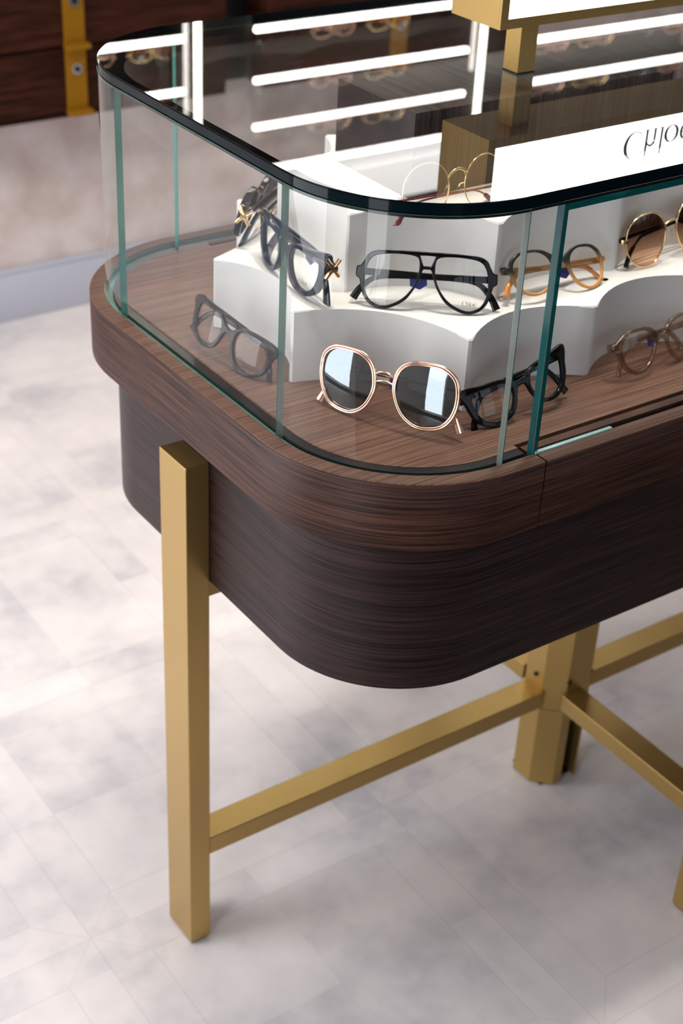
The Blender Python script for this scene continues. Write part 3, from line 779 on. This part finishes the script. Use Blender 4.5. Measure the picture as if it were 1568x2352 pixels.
# outlines (mm), right half from top centre to bottom centre; lens outlines of the right side
AV_H = [(0, 22.5), (12, 22.6), (25, 22.3), (42, 21.5), (52, 20.3), (59, 16.5), (63, 9.5), (66, 5), (69.5, 4), (70.3, 0), (70, -6), (66.5, -9), (64.5, -18), (60, -28), (52, -34.5), (41, -36.3), (30, -33), (19, -25.5), (10.5, -13), (6.5, -3), (4, 4.6), (0, 5.2)]
AV_L = [(8.2, 12), (11.5, 17.2), (24, 18.8), (39, 18.2), (51.5, 15.6), (58, 8.5), (60.8, -4), (60.2, -18), (55, -28.6), (44.5, -33.2), (33.5, -31), (21.5, -23.5), (12.5, -11.5), (8.4, 1)]
AV_HO = [(-7.6, 18.6), (0, 18.9), (7.6, 18.6), (5.6, 13), (3.6, 8.4), (0, 8.8), (-3.6, 8.4), (-5.6, 13)][::-1]
SQ_H = [(0, 11), (6, 12.5), (11, 17), (21, 22), (38, 24), (54, 24), (64, 22.5), (70, 19), (71, 13), (67.5, 8), (65, -2), (62, -12), (54, -20.5), (42, -25), (29, -25), (17, -20), (10.5, -10), (7, 0), (4, 5), (0, 6)]
SQ_L = [(11.5, 4), (14.5, 14), (23, 18.5), (38, 20), (52, 19), (58.5, 12), (59.5, -1), (55.5, -13), (45, -20.5), (31, -21), (20, -16), (13.5, -6)]
CE_H = [(0, 13), (6, 14), (12, 18), (25, 22), (44, 23.5), (60, 26), (71, 26.5), (73, 20), (68.5, 9), (65, -4), (58, -15.5), (46, -22.5), (32, -23.5), (18, -18.5), (10.5, -8), (7, 2), (4, 6.5), (0, 7.2)]
CE_L = [(12, 4), (15.5, 13.5), (26, 17.5), (42, 18.5), (56, 18.5), (60.5, 11), (58.5, -2), (52.5, -12.5), (42, -18.2), (30, -18.8), (20, -14), (14, -5)]
PA_H = [(0, 8.5), (5, 10), (10, 15), (20, 20.5), (36, 22.5), (52, 20.5), (61.5, 15), (66, 12), (70, 10.5), (70, 4), (64, 1), (61, -7), (54, -18), (42, -25), (30, -25), (18, -18), (11.5, -8), (8, 0), (4, 3.5), (0, 4)]
PA_L = [(12.5, 2), (15, 11), (23.5, 17), (36, 18.5), (49, 17), (57, 9), (57, -3), (51, -14), (41, -20.5), (31, -20.5), (20.5, -14.5), (14.5, -6)]
RO_H = [(0, 11.5), (5, 12.5), (11, 16), (22, 21.3), (36, 23), (50, 21.5), (60, 15.5), (64, 9), (68, 8.5), (68, 4), (63.5, 2), (62, -6), (56, -17), (44, -23.5), (31, -23.5), (18, -17.5), (11, -7), (8, 1), (4, 6.5), (0, 7.5)]
RO_L = [(12, 3), (15, 12), (24, 18.3), (36, 20), (48.5, 18.5), (57.5, 11.5), (60, 1), (57, -10), (49.5, -17.5), (40, -20.8), (31, -20.6), (20.5, -15), (14, -6)]
BG_L = [(8.5, 4), (12, 18), (22, 26), (37, 28), (52, 26.5), (62.5, 18), (65.5, 3), (63, -12), (55, -23.5), (42, -28), (29, -27.5), (17.5, -20), (10.5, -8)]
RD_L = [(8.8, 2), (12, 15), (22, 24.5), (35, 27), (49, 25), (59.5, 16.5), (62.5, 3), (60, -11), (50.5, -22.5), (38, -27), (25, -25), (14.5, -15)]
GR_L = [(9.8, 0), (13, 13), (22, 22.5), (35.5, 26), (49, 22.5), (58.5, 13), (61.5, 0), (58.5, -13), (49, -22.5), (35.5, -26), (22, -22.5), (13, -13)]
d2 = math.radians
# navy / black sunglasses on the lower riser etc.
glasses('eyeglasses', 'black aviator-style eyeglasses with a double bridge, on the lower riser behind the curved glass', 'eyeglasses', (.223, .212, Z1), d2(-39.5), d2(15.8), d2(-.4), 1.058,
        half=AV_H, lens=AV_L, hole=AV_HO, mat='black', logo=(1, 44, -28.5, 4.6), zh=-2, drop=27, reach=72, tagc=-8)
glasses('sunglasses', 'rose-gold rounded-square sunglasses with dark mirrored lenses, on the wooden floor of the case', 'sunglasses', (.128, .149, ZF), d2(-65), d2(10), d2(-4.5), 1.21,
        lens=BG_L, lensmat='lens_sun', metal=dict(mat='rose_gold', w=1.2, h=1.3, double=True, xe=64, bridge=[[(-9.5, 0, 10), (-5, -1.5, 13.5), (0, -2, 14.3), (5, -1.5, 13.5), (9.5, 0, 10)], [(-8.8, .4, 4.5), (0, -.6, 6.5), (8.8, .4, 4.5)]], bw=.8, bh=.9), temple='rose_gold', tip='rose_gold', xh=66, zh=8, drop=34, reach=66, th=(.7, 1.3), tagc=6)
glasses('eyeglasses', 'glossy black upswept eyeglasses on the case floor, behind the edge of the sliding glass door', 'eyeglasses', (.264, .092, ZF), d2(-2), d2(23), d2(-8.8), .99,
        half=CE_H, lens=CE_L, mat='black', thick=5, zh=14, drop=38, reach=66, xh=69, tagc=-2)
glasses('eyeglasses', 'glossy black square eyeglasses on the case floor, beside the flat left side glass', 'eyeglasses', (.062, .346, ZF), d2(-79.8), d2(15.4), d2(7.6), .985,
        half=SQ_H, lens=SQ_L, mat='black', thick=5, zh=14, drop=36, reach=66, xh=69, tagc=False, logo=(1, 30, -14, 4.2))
glasses('eyeglasses', 'dark navy angular eyeglasses with gold hinge ornaments, on the lower riser', 'eyeglasses', (.133, .343, Z1), d2(-97), d2(4), d2(-1.3), 1.12,
        half=CE_H, lens=CE_L, mat='navy', temple='navy', thick=6, zh=14, drop=38, reach=62, xh=69, th=(1.8, 6.5), hinge_big=True, tagc=20, logo=(1, 36, -13.5, 4.2))
glasses('sunglasses', 'black thick-framed sunglasses with gold hinge ornaments, on the lower riser behind the navy pair', 'sunglasses', (.198, .506, Z1), d2(216), d2(15), 0, 1.12,
        half=SQ_H, lens=SQ_L, mat='black', lensmat='lens_smoke', temple='black', thick=7, zh=12, drop=34, reach=64, xh=68, th=(2, 7), hinge_big=True, tagc=False)
glasses('eyeglasses', 'round eyeglasses fading from dark green to amber, on the lower riser beside the aviator pair', 'eyeglasses', (.380, .176, Z1), d2(2), d2(32), d2(6.2), 1.055,
        half=RO_H, lens=RO_L, mat='two_tone', thick=3.6, temple='two_tone', tip='tip_amber', zh=6, drop=26, reach=70, xh=66, tagc=16)
glasses('sunglasses', 'thin gold round sunglasses with brown to amber gradient lenses, on the lower riser at right', 'sunglasses', (.555, .185, Z1), d2(6), d2(10), d2(-2), 1.115,
        lens=RD_L, lensmat='lens_rose', metal=dict(mat='gold', w=.8, h=.8, xe=61, bridge=[[(-9, 0, 10), (-5, -1.2, 12), (0, -1.5, 12.5), (5, -1.2, 12), (9, 0, 10)]]), temple='black', tip='black', xh=64, zh=4, drop=28, reach=60, th=(1.0, 2.4), tagc=0)
glasses('eyeglasses', 'translucent brown rounded eyeglasses, on the case floor at right behind the sliding door', 'eyeglasses', (.475, .103, ZF), d2(9.5), d2(17), d2(3.4), 1.09,
        half=PA_H, lens=PA_L, mat='acetate_clear', thick=4.4, temple='acetate_clear', zh=7, drop=30, reach=60, xh=67, tagc=8)
glasses('eyeglasses', 'thin gold round eyeglasses with red temples, on the upper riser under the glass top', 'eyeglasses', (.272, .234, Z2), d2(2), d2(6), d2(2), 1.088,
        lens=GR_L, metal=dict(mat='gold', w=.6, h=.6, xe=60, bridge=[[(-11, 0, 9), (-8, -1, 14), (0, -1.6, 17), (8, -1, 14), (11, 0, 9)]], bw=.9, bh=1.3), temple='tip_red', tip='tip_red', xh=64, zh=-10, drop=24, reach=66, th=(.8, 1.3), tagc=False)

# ------------------------------------------------------------------ eyeglasses on the wall shelves (seen only as reflections in the glass top)
def small_pair(mat, lm, label):
    return glasses('eyeglasses', label, 'eyeglasses', (0, 0, 0), 0, d2(10), 0, 1.0, half=RO_H, lens=RO_L, mat=mat, lensmat=lm, temple=mat, zh=6, tagc=False, drop=26, group='eyeglasses on the wall shelves')
protos = [small_pair('gold', 'lens_rose', 'amber-lensed eyeglasses on the lit wall shelves'), small_pair('black', 'lens', 'black-framed clear eyeglasses on the lit wall shelves'), small_pair('rose_gold', 'lens', 'rose-gold-framed clear eyeglasses on the lit wall shelves')]
spots = []
for z in LZ[:3]:
    for x0, x1 in ((.50, 1.0), (1.34, 1.86), (2.26, 2.78)):
        for k in range(4): spots.append((x0+(x1-x0)*k/3, z+.0072))
for i, (x, z) in enumerate(spots):
    src = protos[(i*7+i//4) % 3]
    if i < 3: r = protos[i]; 
    else:
        src = protos[i % 3]; r = src.copy(); COL.objects.link(r)
        for ch in list(src.children):
            c = ch.copy(); COL.objects.link(c); c.parent = r
            for g in ch.children:
                d = g.copy(); COL.objects.link(d); d.parent = c
    r.location = (x, 2.238, z); r.rotation_euler = (0, 0, 0)
    kind = ('gold-framed amber-lensed', 'black-framed clear', 'rose-gold-framed clear')[i % 3]
    r['label'] = '%s eyeglasses, %s from left on the %s lit shelf of the %s bay' % (kind, ('first', 'second', 'third', 'fourth')[i % 4], ('lowest', 'second', 'third')[i//12], ('left', 'middle', 'right')[(i//4) % 3])

# ------------------------------------------------------------------ dark mat and counter, added behind the viewpoint to dim reflections in the glass
bm = bmesh.new(); add_box(bm, -1.98, 3.2, -2.9, -.40, 0, .008, bev=.003)
tag(from_bm('floor_mat', bm, M['mat']), 'unseen dark brown floor mat, added to darken reflections in the case glass', 'mat')
t = thing('counter', 'unseen dark walnut counter, added to darken reflections in the case glass', 'counter', (1.5, -1.65, .0085))
box('body', (-1.6, 1.6, -.35, .35, .08, .95), M['wood_wall'], t, .004)
box('worktop', (-1.63, 1.63, -.38, .38, .9505, .98), M['wood_wall'], t, .004)
box('kickboard', (-1.55, 1.55, -.3, .3, 0, .0795), M['rubber'], t, .002)
